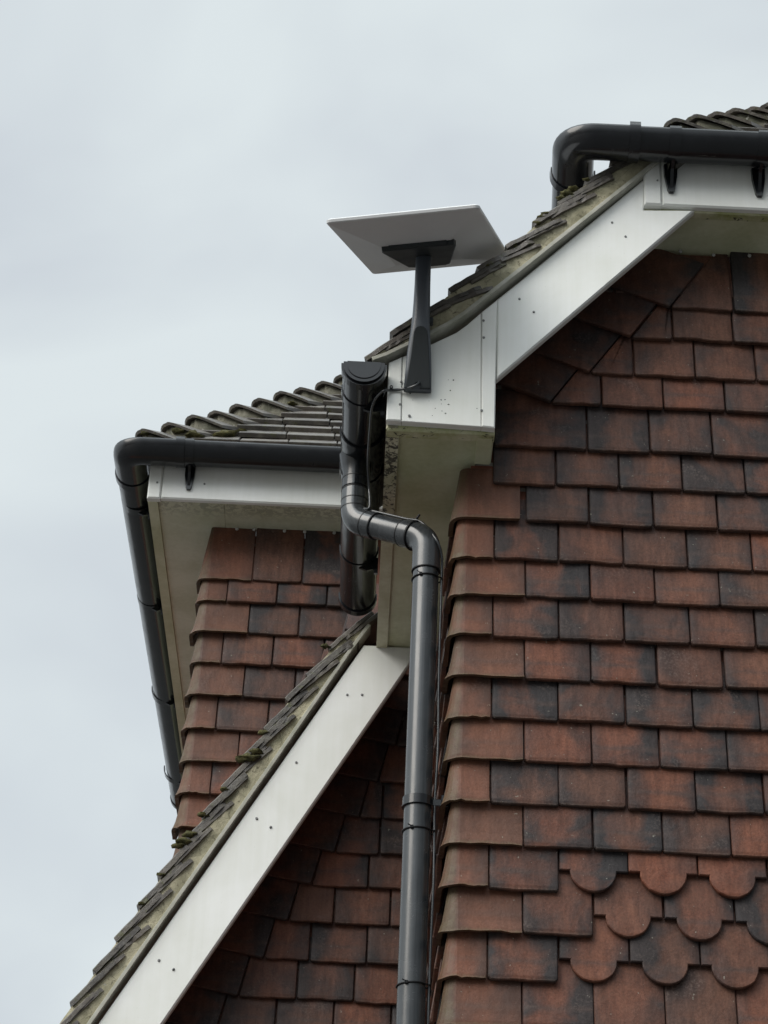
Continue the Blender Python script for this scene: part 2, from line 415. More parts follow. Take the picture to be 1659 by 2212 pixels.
# ------------------------------------------------------------------ tile hanging
def rnd3():
    r = random.random(); r = .08 + .34 * r if random.random() < .54 else .45 + .5 * r
    return (r, random.random(), random.random())
TILT = .0160 / GA
def tail(w, rad=.004, amp=.0007, n=5):
    """lower edge of a tile, left to right, slightly uneven with rubbed corners"""
    if random.random() < .25: amp *= 1.8
    pts = [(0, rad * random.uniform(.6, 1.6)), (rad * random.uniform(.6, 1.6), 0)]
    a = random.uniform(-.0016, .0016)
    for i in range(1, n): pts.append((w * i / n, random.gauss(0, amp) + a * math.sin(math.pi * i / n)))
    pts += [(w - rad * random.uniform(.6, 1.6), 0), (w, rad * random.uniform(.6, 1.6))]
    return pts
def hang(mb, O, U, N, u0, zb, wdt, length=.20, kind='plain', col=None, extra=0.0, rot=0.0, poly=None, lift=0.0):
    """one hanging tile; zb is the height of its tail"""
    if poly is None:
        if kind == 'club':
            rr = .0555 + random.uniform(-.0022, .0022); c = wdt / 2 + random.uniform(-.002, .002); sh = .058 + random.uniform(-.002, .002)
            poly = [(0, sh), (c - rr - .002, sh)]
            for i in range(0, 15):
                a = math.pi + math.pi * i / 14; r_ = rr + random.gauss(0, .0004); poly.append((c + r_ * math.cos(a), sh + r_ * math.sin(a)))
            poly += [(c + rr + .002, sh), (wdt, sh)]
        else: poly = tail(wdt)
        poly = poly + [(wdt, length), (0, length)]
    a = rot + random.gauss(0, .0035); ca, sa = math.cos(a), math.sin(a)
    poly = [(u0 + x * ca - y * sa, zb + x * sa + y * ca) for (x, y) in poly]
    us = [q[0] for q in poly]; vs = [q[1] for q in poly]
    k = random.gauss(0, .009); j = abs(random.gauss(0, .0016)) + lift
    tw = random.gauss(0, .014)
    cu = (min(us) + max(us)) / 2
    slab(mb, poly, O, U, (0, 0, 1), N, .0138 + random.uniform(-.0008, .001), .0024,
         base=lambda u, v: .0172 + j + extra - (v - zb) * (TILT * min(1, .2 / length) + k) + (u - cu) * tw,
         uvr=(min(us), max(us), zb, zb + .20), col=col or rnd3())

def corner_tile(mb, X, Y, zb, wf, ws, length=.19, col=None, flare=.006, top=None):
    """angle tile wrapping a left-front corner: one leg on the front, one on the left return"""
    col = col or (random.uniform(.22, .62), random.random() * .7, random.random())
    rr = .012; th = .0125; prof = [(wf, 0)]
    nseg = 6
    for i in range(nseg + 1): prof.append((wf + (rr - wf) * i / nseg, 0)) if i else None
    for i in range(1, 5):
        a = math.pi / 2 * i / 5; prof.append((rr - rr * math.sin(a), rr - rr * math.cos(a)))
    for i in range(nseg + 1): prof.append((0, rr + (ws - rr) * i / nseg))
    prof = list(dict.fromkeys(prof))          # plan: (towards +X, towards +Y) from the arris
    lv = [0, .012, .03, .06, .11, length]; vs = []; uvs = []; n = len(prof)
    jit = [random.gauss(0, .0012) for _ in prof]; a0 = random.gauss(0, .0015)
    def ring(off_in):
        for li, v in enumerate(lv):
            o = .0300 + a0 - v * TILT + flare * max(0, 1 - v / .05) ** 2 - off_in
            for i, (x, y) in enumerate(prof):
                tx = -1.0 if x < rr and y > 1e-6 else 0.0; ty = -1.0 if y < rr and x > 1e-6 else 0.0
                if 0 < x < rr and 0 < y < rr: tx, ty = -(rr - x) / rr, -(rr - y) / rr
                if (x, y) == (wf, 0): tx, ty = 0, -1
                wid = .004 * (random.random() - .5) if (li == 0 and i in (0, n - 1)) else 0
                vs.append((X + x + tx * o + (wid if i == 0 else 0), Y + y + ty * o, zb + v + (jit[i] if li == 0 else 0)))
                uvs.append(((.06 + .9 * x / max(wf, .01)) if y == 0 else .03, v / .2))
    ring(0); ring(th)
    m = len(lv); fs = []
    for li in range(m - 1):
        for i in range(n - 1):
            a = li * n + i; fs.append((a, a + n, a + n + 1, a + 1))
            b = m * n + a; fs.append((b, b + 1, b + n + 1, b + n))
    for i in range(n - 1):
        fs.append((i, i + 1, m * n + i + 1, m * n + i)); t0 = (m - 1) * n + i; fs.append((t0, m * n + t0, m * n + t0 + 1, t0 + 1))
    for li in range(m - 1):
        a = li * n; b = m * n + a; fs.append((a, b, b + n, a + n))
        a = li * n + n - 1; b = m * n + a; fs.append((a, a + n, b + n, b))
    mb.add(vs, fs, uvs, col)

FO, FU, FN = (0, WF, 0), (1, 0, 0), (0, -1, 0)
front = MB(); fcorner = MB(); band = MB(); side = MB(); NL = []; NR = []
PW = .1685
rowz = [4.535, 4.415, 4.305, 4.191, 4.072, 3.958, 3.845, 3.731, 3.621, 3.512, 3.400, 3.287]
while rowz[-1] > 2.75: rowz.append(rowz[-1] - GA)
XR = 2.3
for i, zb in enumerate(rowz):
    wide = i % 2 == 0
    wf = .163 if wide else .081
    if i == 0: wf = .150
    corner_tile(fcorner, WX, WF, zb, wf, .08 if wide else .16, length=.165 if i == 0 else .19, flare=.002 if i == 0 else random.uniform(.003, .010))
    x = WX + wf + (.016 if i == 0 else .004); k = 0
    jx = random.uniform(-.004, .004)
    while x < XR:
        club = (i in (9, 11) and k >= 1) or (i == 10 and k >= 1)
        z = zb + random.gauss(0, .0018)
        wdt = PW - .0035 + random.uniform(-.0015, .001)
        hang(band if club else front, FO, FU, FN, x, z, wdt, kind='club' if club else 'plain')
        x += PW + random.gauss(0, .0012); k += 1
# gable rows above the box, with the tilted verge tiles tucked behind the bargeboard
gz = [4.650, 4.763]
xb = XZ(1066, 1000, 4.955)[0]
x = xb
while x < XR: hang(front, FO, FU, FN, x, gz[0] + random.gauss(0, .0015), PW - .0035); x += PW
x = XZ(1068, 940, 4.955)[0]; hang(front, FO, FU, FN, x, gz[1], .248, col=(.42, .55, .4)); x += .252
while x < XR: hang(front, FO, FU, FN, x, gz[1] + random.gauss(0, .0015), PW - .0035); x += PW
JS = [(1190, 870, 1), (1274, 806, 0), (1363, 729, 1), (1448, 665, 2)]
for i, (px, py, ph) in enumerate(JS):
    jxp, zb = XZ(px, py, 4.952)
    ln = .20 if i < 3 else .27
    # first straight tile is cut along the slanting joint
    ex = [.132, .115, .110, .172][i]
    c60 = math.tan(R(31))
    poly = tail(ex) + [(ex, ln), (ln * c60, ln)]
    hang(front, FO, FU, FN, jxp + .004, zb, ex, poly=poly, col=(.2, .6, .3) if i in (0, 1) else None)
    x = jxp + .004 + ex + .004
    while x < XR: hang(front, FO, FU, FN, x, zb + random.gauss(0, .0015), PW - .0035, length=ln); x += PW
    # the tilted verge tile
    wv = .30; vp = [(-wv, 0)] + [(-wv + q[0], q[1]) for q in tail(wv)[1:]] + [(.030, .20), (-wv, .20)]
    hang(front, FO, FU, FN, jxp - .002, zb + .001, wv, poly=vp, rot=R(-23), lift=.004, col=(.62, .5, .6))
for px, py in ((2000 + 680 * .3165, 750 + 213 * .3165), (2000 + 1020 * .3165, 750 + 250 * .3165), (2000 + 1390 * .3165, 750 + 258 * .3165)):
    nails = MB(); NL.append(nails); p = A(px / 1.507, py / 1.507, 4.962); disc(nails, (p.x, p.y + .002, p.z), (0, -1, 0), .0055, .004)
for k in range(5): nails = MB(); NL.append(nails); disc(nails, (1.16 + k * .13, 4.962, 5.425 + random.uniform(-.005, .005)), (0, -1, 0), .0055, .004)

for x in (.45, .62, .79): hang(front, FO, FU, FN, x, 5.30, .165, length=.16, extra=-.013)
# left return of that wall
SO, SU, SN = (WX, 0, 0), (0, -1, 0), (-1, 0, 0)
for i, zb in enumerate(rowz):
    if i == 0: zb2 = zb
    y = WF + (.08 if i % 2 == 0 else .16) + .004
    while y < WG - .02:
        hang(side, SO, SU, SN, -(y + PW - .004), zb + random.gauss(0, .003), PW - .0035, length=.17 if i == 0 else .2, lift=random.gauss(.002, .003)); y += PW

# lower gable wall
low = MB(); LO = (0, WG, 0)
LJ = [(776, 1767 - 76), (776 - 1, 1766), (723, 1843), (673, 1913), (622, 1991), (569, 2072), (514, 2153), (468, 2211)]
z6 = lambda x, y: ((150 + .7233 * x) / 1.507, (2500 + .7233 * y) / 1.507)
LJ = [(855, 1612), (817, 1690), z6(1410, 225), z6(1300, 383), z6(1195, 530), z6(1090, 692), z6(980, 860), z6(865, 1030), z6(765, 1190)]
LJ = [XZ(px, py, WG - .022) for (px, py) in LJ]
while LJ[-1][1] > 2.9: LJ.append((LJ[-1][0] - .064, LJ[-1][1] - GA))
for _ in range(3): LJ[:0] = [(min(WX + .02, LJ[0][0] + .064), LJ[0][1] + GA)]
for i, (jx, zb) in enumerate(LJ):
    first = random.choice([.165, .165, .13])
    if i == 5: first = .065
    c60 = math.tan(R(10.5))
    if jx < WX - .02:
        ex = min(first, WX - jx - .005)
        hang(low, LO, FU, FN, jx + .003, zb, ex, poly=tail(ex) + [(ex, .2), (min(.2 * c60, ex * .8), .2)])
        x = jx + .003 + ex + .004
        while x < WX:
            wdt = min(PW - .0035, WX - x)
            if wdt > .02: hang(low, LO, FU, FN, x, zb + random.gauss(0, .0015), wdt)
            x += PW
    wv = .34; vp = [(-wv, 0)] + [(-wv + q[0], q[1]) for q in tail(wv)[1:]] + [(.004, .20), (-wv, .20)]
    hang(low, LO, FU, FN, jx - .002, zb, wv, poly=vp, rot=R(-10.5), lift=.003, col=(.55, .5, .5))

# rear wing wall with its left corner
rear = MB(); rcorner = MB(); RO = (0, WL, 0)
RX = XZ(418, 1360, 6.5)[0] + .024
rz = [XZ(425, (1750 + .5124 * q) / 1.507, 6.5)[1] for q in (256, 393, 595, 785, 995, 1210, 1418, 1625, 1842)]
while rz[-1] > 3.6: rz.append(rz[-1] - GA)
for i, zb in enumerate(rz):
    wide = i % 2 == 0
    wf = .155 if wide else .075
    corner_tile(rcorner, RX, WL, zb, wf, .08 if wide else .16, length=.24 if i == 0 else .19, flare=random.uniform(.002, .008))
    x = RX + wf + .004
    while x < .9:
        hang(rear, RO, FU, FN, x, zb + random.gauss(0, .0018), PW - .0035, length=.25 if i == 0 else .2); x += PW
for q in ((920, 1115), (1028, 1119), (1222, 1128), (1350, 1134), (1538, 1140)):
    p = A((300 + .5124 * q[0]) / 1.507, (1150 + .5124 * q[1]) / 1.507, 6.508); nails = MB(); NR.append(nails); disc(nails, (p.x, p.y + .002, p.z), (0, -1, 0), .006, .005)

wf_o = front.build('tile_hung_wall', M['clay'], house, 'right-hand gable wall of red-brown clay tiles')
fcorner.build('corner_tiles', M['cornerclay'], wf_o)
band.build('ornamental_band', M['clay'], wf_o)
for q in NL: q.build('nail', M['nail'], wf_o)
side.build('tile_hung_wall', M['clay'], house, 'narrow side wall of overlapping tiles behind the downpipe')
low.build('tile_hung_wall', M['clay'], house, 'shaded tile wall under the lower bargeboard')
ro_ = rear.build('tile_hung_wall', M['clay'], house, 'rear wall of red tiles left of the big gutter')
rcorner.build('corner_tiles', M['cornerclay'], ro_)
for q in NR: q.build('nail', M['nail'], ro_)

# solid walls behind the tiles, down to the ground
def bwall(*a): bw = MB(); box(bw, *a, 0); bw.build('brick_wall', M['brick'], house)
bwall(WX + .02, 3.6, WF + .006, 9.5, 0, 4.6)
bwall(-2.6, WX + .02, WG + .006, 6.9, 0, 2.6)
bwall(RX + .006, 1.2, WL + .006, 9.6, 2.6, 5.36)
bw = MB(); front_plate(bw, [(WX + .02, 4.6), (3.6, 4.6), (3.6, 5.44), (.66, 5.44), (WX + .02, 5.0)], WF + .006, 4.4, 0); bw.build('brick_wall', M['brick'], house)
bw = MB()
# gable panel under the lower verge
bp = [(-1.55, 2.6), (WX + .02, 2.6), (WX + .02, 4.66), (-.02, 4.66), (-1.15, 2.6)]
slab(bw, [(-1.15, 2.6), (WX + .02, 2.6), (WX + .02, 4.66), (.02, 4.66)], (0, WG + .1, 0), (1, 0, 0), (0, 0, 1), (0, -1, 0), .094, 0)
bw.build('brick_wall', M['brick'], house)

# ------------------------------------------------------------------ upper gable: bargeboard and boxed eave
def scr(par, px, py, Y, r=.0042):
    r *= .8
    p = A(px, py, Y); mb = MB(); disc(mb, (p.x, p.y, p.z), (0, -1, 0), r, .0028, 10); mb.build('screw', M['screw'], par)
bb = MB()
poly = [XZ(1073, 818, YB), XZ(1501, 453, YB), XZ(1392, 452, YB), XZ(1393, 384, YB), XZ(1128, 602, YB), XZ(1073, 646, YB)]
front_plate(bb, poly, YB, .024, .005)
bo = bb.build('bargeboard', M['white'], house, 'upper bargeboard climbing right to the top gutter')
for q in ((1122, 646), (1153, 674), (1322, 481), (1351, 511)): scr(bo, q[0], q[1], YB)

be = MB()
zb0 = XZ(835, 907, YB)[1]
pl = [XZ(868, 910, YB), XZ(1039, 922, YB), XZ(1039, 676, YB), XZ(1008, 703, YB), XZ(985.5, 719, YB), XZ(932, 744, YB), XZ(879, 768, YB), XZ(870, 771, YB)]
front_plate(be, pl, YB - .001, .022, .0015)
beo = be.build('boxed_eave', M['white'], house, 'white boxed eave end carrying the satellite dish')
be = MB()
pt = [XZ(1040, 922, YB), XZ(1069, 925, YB), XZ(1074, 648, YB), XZ(1040, 675, YB)]
front_plate(be, pt, YB - .003, .024, .003); be.build('corner_trim', M['white'], beo); be = MB()
pt = [XZ(834, 908, YB), XZ(867, 910, YB), XZ(869, 771, YB), XZ(840, 784, YB)]
front_plate(be, pt, YB - .003, .024, .003)
be.build('corner_trim', M['white'], beo)
z1 = lambda x, y: ((1000 + .4219 * x) / 1.507, (600 + .4219 * y) / 1.507)
for q in ((1360, 1052), (1362, 1183), (726, 1525), (716, 1698), (788, 1786), (1345, 1745)): scr(beo, *z1(*q), YB - .003, .0045)
s_ = MB()
for q in ((1128, 1511, 4), (1105, 1592, 3), (1033, 1664, 3), (1063, 1662, 2.4), (1090, 1699, 3.2), (988, 1729, 2.2), (1040, 1750, 2), (1067, 1768, 3), (795, 1614, 2.6), (966, 1784, 1.6), (1090, 1509, 1.5), (925, 1598, 4.2), (1310, 1730, 1.8), (815, 1665, 1.2), (1035, 1695, 1.5), (940, 1672, 1.2)):
    p = A(*z1(q[0], q[1]), YB - .001); k = q[2] * .00072
    nn = 7; a0 = random.random() * 6
    ring = [(p.x + k * random.uniform(.6, 1.3) * math.cos(a0 + 6.283 * i / nn), p.z + k * random.uniform(.5, 1.2) * math.sin(a0 + 6.283 * i / nn)) for i in range(nn)]
    front_plate(s_, ring, YB - .0016, .0012, 0)
s_.build('dirt_specks', M['felt'], beo)['kind'] = 'stuff'

# soffit of the side eave
XE = XZ(835, 907, YB)[0]
so_ = MB(); box(so_, XE + .03, WX + .03, YB + .02, YG + .01, ZS + .012, ZS + .022, .001)
so_.build('soffit', M['soffit'], house, 'dirty cream soffit of the side eave')
tr = MB(); box(tr, XE, XE + .034, YB + .021, YG + .005, ZS + .002, 4.86, .004)
tr.build('fascia', M['mould'], house, 'side fascia edge blotched with black mould')
tr = MB(); box(tr, XE + .003, XE + .284, YB + .0225, YB + .058, ZS - .0015, ZS + .016, .004)
tr.build('soffit_trim', M['mossedge'], house, 'mossy front lip under the boxed eave')
tr = MB()
x0 = XE + .240
slab(tr, [(YB + .045, ZS - .002), (4.955, ZS - .002), (4.965, ZS + .01), (4.965, 4.9), (YB + .03, 4.9), (YB + .03, ZS + .01)], (x0, 0, 0), (0, 1, 0), (0, 0, 1), (1, 0, 0), .043, .004)
tr.build('eave_cheek', M['soffit'], house)

# ------------------------------------------------------------------ verges: undercloak, mortar, roof tiles
def resample(pts, step):
    L_ = [0]; 
    for a, b in zip(pts, pts[1:]): L_.append(L_[-1] + math.hypot(b[0] - a[0], b[1] - a[1]))
    def at(s):
        s = max(0, min(L_[-1], s))
        for i in range(len(pts) - 1):
            if s <= L_[i + 1] or i == len(pts) - 2:
                t = (s - L_[i]) / max(1e-9, L_[i + 1] - L_[i]); a, b = pts[i], pts[i + 1]
                return (a[0] + (b[0] - a[0]) * t, a[1] + (b[1] - a[1]) * t, math.atan2(b[1] - a[1], b[0] - a[0]))
    return L_[-1], at
def offset_path(pts, d):
    r = []
    for i, p in enumerate(pts):
        a = pts[max(0, i - 1)]; b = pts[min(len(pts) - 1, i + 1)]; l = math.hypot(b[0] - a[0], b[1] - a[1])
        r.append((p[0] - (b[1] - a[1]) / l * d, p[1] + (b[0] - a[0]) / l * d))
    return r
def roof_tile(mb, P, phi, y0, wdt, length, thick=.0135, jitter=True):
    """plain tile on a slope rising to the right; tail at P, across +Y from y0"""
    c, s = math.cos(phi), math.sin(phi)
    V = (c, 0, s); N = (-s, 0, c); U = (0, -1, 0)
    poly = [(-wdt, 0)] + [(-wdt * (1 - i / 4), random.gauss(0, .002)) for i in range(1, 4)] + [(-.003, random.gauss(0, .003))] + [(random.gauss(0, .0016), length * i / 9) for i in range(1, 9)] + [(-.004, length), (-wdt, length)]
    k = random.gauss(0, .012)
    slab(mb, poly, (P[0], y0, P[1]), U, V, N, thick + random.uniform(-.001, .0025), .003, base=lambda u, v: -thick + k * (u + wdt / 2), col=rnd3())
def verge(name, noses, under, yf, y_back, gauge, tilt, ncol, label, board_y, roof_label):
    """noses: line of the tile tails; under: line of the undercloak's front edge"""
    tiles = MB(); Ln, at = resample(noses, .05); n = int(Ln / gauge)
    for k in range(n + 1):
        x, z, th = at(k * gauge + random.uniform(-.004, .004))
        phi = th - tilt
        for c in range(ncol):
            y0 = yf + c * .167 + (.0 if c == 0 else (.083 if k % 2 else 0)) + (random.uniform(-.004, .003) if c == 0 else 0)
            wdt = .165 if not (c == 0 and k % 2) else .245
            sl_ = .185 if c == 0 else .2
            roof_tile(tiles, (x, z), phi + random.gauss(0, .012), y0, wdt, sl_, .0135 if c else .0150)
            if c == 0:   # the undertile bedded in mortar below it
                d = .019; roof_tile(tiles, (x + .055 * math.cos(th) + math.sin(th) * d, z + .055 * math.sin(th) - math.cos(th) * d), phi - .03 + random.gauss(0, .03), y0 + .002, .165, random.uniform(.12, .165), .0125)
    ro = tiles.build('roof', M['roof'], house, roof_label)
    # cement undercloak strip
    uc = MB(); up = offset_path(under, .011)
    slab(uc, list(under) + list(reversed(up)), (0, y_back, 0), (1, 0, 0), (0, 0, 1), (0, -1, 0), y_back - yf - .004, .001)
    uc.build('undercloak', M['cement'], ro)
    # mortar bed between undercloak and tiles
    mo = MB(); L1, a1 = resample(up, .02); top = offset_path(noses, -.012); L2, a2 = resample(top, .02)
    nx, nz_ = 90, 6; vs = []; fs = []
    for i in range(nx + 1):
        t = i / nx; p = a1(t * L1); q = a2(t * L2)
        for j in range(nz_ + 1):
            s = j / nz_; rough = random.gauss(0, .0013)
            vs.append((p[0] + (q[0] - p[0]) * s, yf + .0125 + rough - .004 * math.sin(s * math.pi) * (.6 + .5 * math.sin(i * .7)), p[1] + (q[1] - p[1]) * s))
    for i in range(nx):
        for j in range(nz_):
            a = i * (nz_ + 1) + j; fs.append((a, a + nz_ + 1, a + nz_ + 2, a + 1))
    mo.add(vs, fs, None, (0, 0, 0), True)
    b0 = [(v[0], y_back, v[2]) for v in vs]
    edge = [i * (nz_ + 1) for i in range(nx + 1)] + [i * (nz_ + 1) + nz_ for i in range(nx, -1, -1)]
    ne = len(edge)
    mo.add([vs[i] for i in edge] + [b0[i] for i in edge], [(i, ne + i, ne + (i + 1) % ne, (i + 1) % ne) for i in range(ne)])
    mo.build('verge_mortar', M['mortar'], ro)
    return ro

YV = YB - .029
under = [XZ(*q, YV) for q in ((806, 776), (837, 765), (887.5, 741), (932, 719), (971.5, 699), (1008, 675), (1111.5, 594), (1128, 581), (1390, 373), (1440, 333))]
noses = [XZ(*q, YV) for q in ((786, 768), (846, 714), (897, 676), (935, 650), (975, 616), (1041, 565), (1096, 523), (1162, 466), (1218, 420), (1288, 366), (1336, 332))]
r1 = verge('upper', noses, under, YV, YB + .05, .107, R(10.5), 5, None, YB, 'main roof with mossy stepped verge above the upper bargeboard')
YV2 = YG - .018
z5 = lambda x, y: ((300 + .5124 * x) / 1.507, (1750 + .5124 * y) / 1.507)
z4 = lambda x, y: ((1000 + .4219 * x) / 1.507, (1400 + .4219 * y) / 1.507)
un = [z6(200, 1152), z6(770, 340), z6(1010, 0), z5(1659, 700), z4(490, 1500)]
un = [XZ(*q, YV2) for q in un]
d = ((un[0][0] - un[1][0]), (un[0][1] - un[1][1])); l = math.hypot(*d); un.insert(0, (un[0][0] + d[0] / l * .6, un[0][1] + d[1] / l * .6))
no = [z6(30, 1152), z6(125, 1030), z6(220, 870), z6(320, 740), z6(425, 605), z6(500, 480), z6(575, 370), z6(690, 230), z6(790, 100), z5(930, 1420), z5(1070, 1230), z5(1185, 1070), z5(1300, 920), z5(1440, 720), z5(1610, 560)]
no = [XZ(*q, YV2) for q in no]
no = [no[0], no[3], no[6], no[9], no[12], no[14]]
d = ((no[0][0] - no[1][0]), (no[0][1] - no[1][1])); l = math.hypot(*d); no.insert(0, (no[0][0] + d[0] / l * .6, no[0][1] + d[1] / l * .6))
r2 = verge('lower', no, un, YV2, YG + .05, .112, R(10), 4, None, YG, 'steep lower roof with mossy stepped verge')

# lower bargeboard
lb = MB()
def ln(p, q, t): return (p[0] + (q[0] - p[0]) * t, p[1] + (q[1] - p[1]) * t)
ta, tb = XZ(217, 2204, YG), XZ(803, 1369, YG)
ba, bb_ = XZ(350, 2212, YG), XZ(884, 1436, YG)
tb2 = ln(ta, tb, 1.02); bx = ln(ba, bb_, 1.25)
poly = [ln(ba, bb_, -.5), (bb_[0], bb_[1]), (min(WX, bb_[0] + (ZS + .01 - bb_[1]) / 1.77), ZS + .01), ln(ta, tb, (ZS + .01 - ta[1]) / (tb[1] - ta[1])), ln(ta, tb, -.5)]
front_plate(lb, poly, YG, .024, .005)
lbo = lb.build('bargeboard', M['white'], house, 'long lower bargeboard rising to the side eave')
for q in ((554, 1768), (585, 1787), (343, 2075), (375, 2094), (750, 1501), (782, 1501), (640, 1647)): scr(lbo, q[0], q[1], YG, .005)
for q in (z6(948, 229), z6(1011, 268), z6(508, 866), z6(573, 908)): scr(lbo, q[0], q[1], YG, .0052)

# moss cushions on both verges and on the rear hip
def moss_lump(mb, c, r, sq=(1, 1, .6)):
    n, k = 10, 6; vs = []; fs = []; ph = [random.random() * 6.28 for _ in range(4)]
    for j in range(k + 1):
        b = math.pi * j / k
        for i in range(n):
            a = 2 * math.pi * i / n; rr = r * (1 + .28 * math.sin(3 * a + ph[0] + 2 * b) + .2 * math.sin(5 * b + ph[1] + a) + random.uniform(-.12, .12))
            vs.append((c[0] + rr * math.sin(b) * math.cos(a) * sq[0], c[1] + rr * math.sin(b) * math.sin(a) * sq[1], c[2] + rr * math.cos(b) * sq[2]))
    for j in range(k):
        for i in range(n): i2 = (i + 1) % n; fs.append((j * n + i, (j + 1) * n + i, (j + 1) * n + i2, j * n + i2))
    mb.add(vs, fs, None, (0, 0, 0), True)
for px, py, r in ((1225, 418, .018), (1238, 408, .016), (1213, 428, .014), (1180, 462, .012), (1170, 470, .013), (1160, 482, .010), (1268, 388, .010), (1110, 530, .010), (1052, 574, .009)):
    p = A(px, py, YV + .004); mm = MB(); moss_lump(mm, (p.x, p.y, p.z), r * .8, (1.4, .8, .6)); mm.build('moss_cushion', M['moss'], r1)
for q, r in ((z5(1000, 1400), .026), (z5(960, 1410), .020), (z5(1040, 1360), .02), (z5(1090, 1240), .015), (z5(840, 1600), .014), (z5(1480, 690), .014), (z6(620, 330), .022), (z6(600, 350), .018), (z6(650, 300), .02), (z6(520, 480), .012), (z6(430, 610), .010), (z5(700, 1760), .016)):
    p = A(*q, YV2 + .003); mm = MB(); moss_lump(mm, (p.x, p.y, p.z), r * .75, (1.5, .8, .6)); mm.build('moss_cushion', M['moss'], r2)

# roof planes behind the verges
def plane_slab(mb, pts, n, t=.02):
    n = Vector(n).normalized(); k = len(pts); top = [Vector(p) for p in pts]; bot = [p - n * t for p in top]
    mb.add(top + bot, [tuple(range(k)), tuple(reversed(range(k, 2 * k)))] + [(i, k + i, k + (i + 1) % k, (i + 1) % k) for i in range(k)])
rp = MB()
e0 = noses[1]; e1 = noses[-1]; dxy = (e1[0] - e0[0], e1[1] - e0[1]); sl = dxy[1] / dxy[0]
dn = -.05
zz = lambda x: e0[1] + (x - e0[0]) * sl + dn
HX, HY = .70, 4.66       # foot of the upper hip
plane_slab(rp, [(e0[0], YV + .8, zz(e0[0])), (.10, YV + .03, zz(.10)), (HX - .05, YV + .03, zz(HX - .05)), (HX + .5, HY + .62, zz(HX + .5)), (HX + 1.4, HY + 1.52, zz(HX + 1.4)), (HX + 1.4, 9.5, zz(HX + 1.4)), (e0[0], 9.5, zz(e0[0]))], (-sl, 0, 1))
rp.build('roof_slope', M['roof'], r1)
rp = MB(); e0, e1 = no[0], no[-1]; sl2 = (e1[1] - e0[1]) / (e1[0] - e0[0])
zz2 = lambda x: e0[1] + (x - e0[0]) * sl2 - .06
plane_slab(rp, [(e0[0], YV2 + .05, zz2(e0[0])), (e1[0] - .02, YV2 + .05, zz2(e1[0] - .02)), (e1[0] - .02, WL - .01, zz2(e1[0] - .02)), (RX - .03, WL - .01, zz2(RX - .03)), (RX - .03, 8.4, zz2(RX - .03)), (e0[0], 8.4, zz2(e0[0]))], (-sl2, 0, 1))
rp.build('roof_slope', M['roof'], r2)

# ------------------------------------------------------------------ hipped roofs with bonnet tiles
def bonnet(tile_mb, mort_mb, P, tanp, wx, wy, lift=.05, length=.19, drop=.012):
    """saddle-shaped hip tile on a left-front hip; P is the hip line under its tail"""
    D = Vector((1, 1, tanp)); D.normalize(); n = 18; th = .011
    def edge(w1, w2, h, off, low):
        pts = []
        for i in range(n + 1):
            s = -1 + 2 * i / n
            rad = .05
            if s >= 0: q = Vector((w1 * s, 0, 0))
            else: q = Vector((0, w2 * -s, 0))
            e = abs(s) * (w1 if s >= 0 else w2)
            k = max(0, 1 - e / rad)                 # round the corner in plan
            q += Vector((.020, .020, 0)) * k * k
            z = low + h * (1 - abs(s) ** 1.25)
            pts.append(P + off + q + Vector((0, 0, z + .004)))
        return pts
    lo = edge(wx, wy, lift, Vector((0, 0, 0)), .040); hi = edge(wx * .85, wy * .85, lift * .75, D * length, -.025)
    up = Vector((-.4, -.4, 1)).normalized()
    lo2 = [p - up * th for p in lo]; hi2 = [p - up * th for p in hi]
    mid = [a.lerp(b, .5) + up * .004 for a, b in zip(lo, hi)]
    vs = lo + mid + hi + lo2 + hi2; k = n + 1; fs = []
    for i in range(n):
        fs += [(i, k + i, k + i + 1, i + 1), (k + i, 2 * k + i, 2 * k + i + 1, k + i + 1), (3 * k + i, 3 * k + i + 1, 4 * k + i + 1, 4 * k + i), (i, i + 1, 3 * k + i + 1, 3 * k + i), (2 * k + i, 4 * k + i, 4 * k + i + 1, 2 * k + i + 1)]
    fs += [(0, 3 * k, 4 * k, 2 * k, k), (n, k + n, 2 * k + n, 4 * k + n, 3 * k + n)]
    fs = [tuple(reversed(f)) for f in fs]
    tile_mb.add(vs, fs, None, rnd3(), False)
    # mortar pointing under the tail, set back a little
    inn = Vector((.012, .012, 0)); lo3 = [p + inn + Vector((random.gauss(0, .0015), random.gauss(0, .0015), 0)) for p in lo2]
    base = [Vector((p.x, p.y, P.z - .04)) for p in lo3]
    mort_mb.add(lo3 + base, [(i, k + i, k + i + 1, i + 1) for i in range(n)], None, (0, 0, 0), True)
def slope_tile(mb, O, phi, x0, wdt, length, y):
    c, s = math.cos(phi), math.sin(phi)
    poly = [(0, 0)] + [(wdt * i / 4, random.gauss(0, .0012)) for i in (1, 2, 3)] + [(wdt, 0), (wdt, length), (0, length)]
    k = random.gauss(0, .01)
    slab(mb, poly, (x0, y, O), (1, 0, 0), (0, c, s), (0, -s, c), .017, .002, base=lambda u, v: k * (u - wdt / 2), col=rnd3())
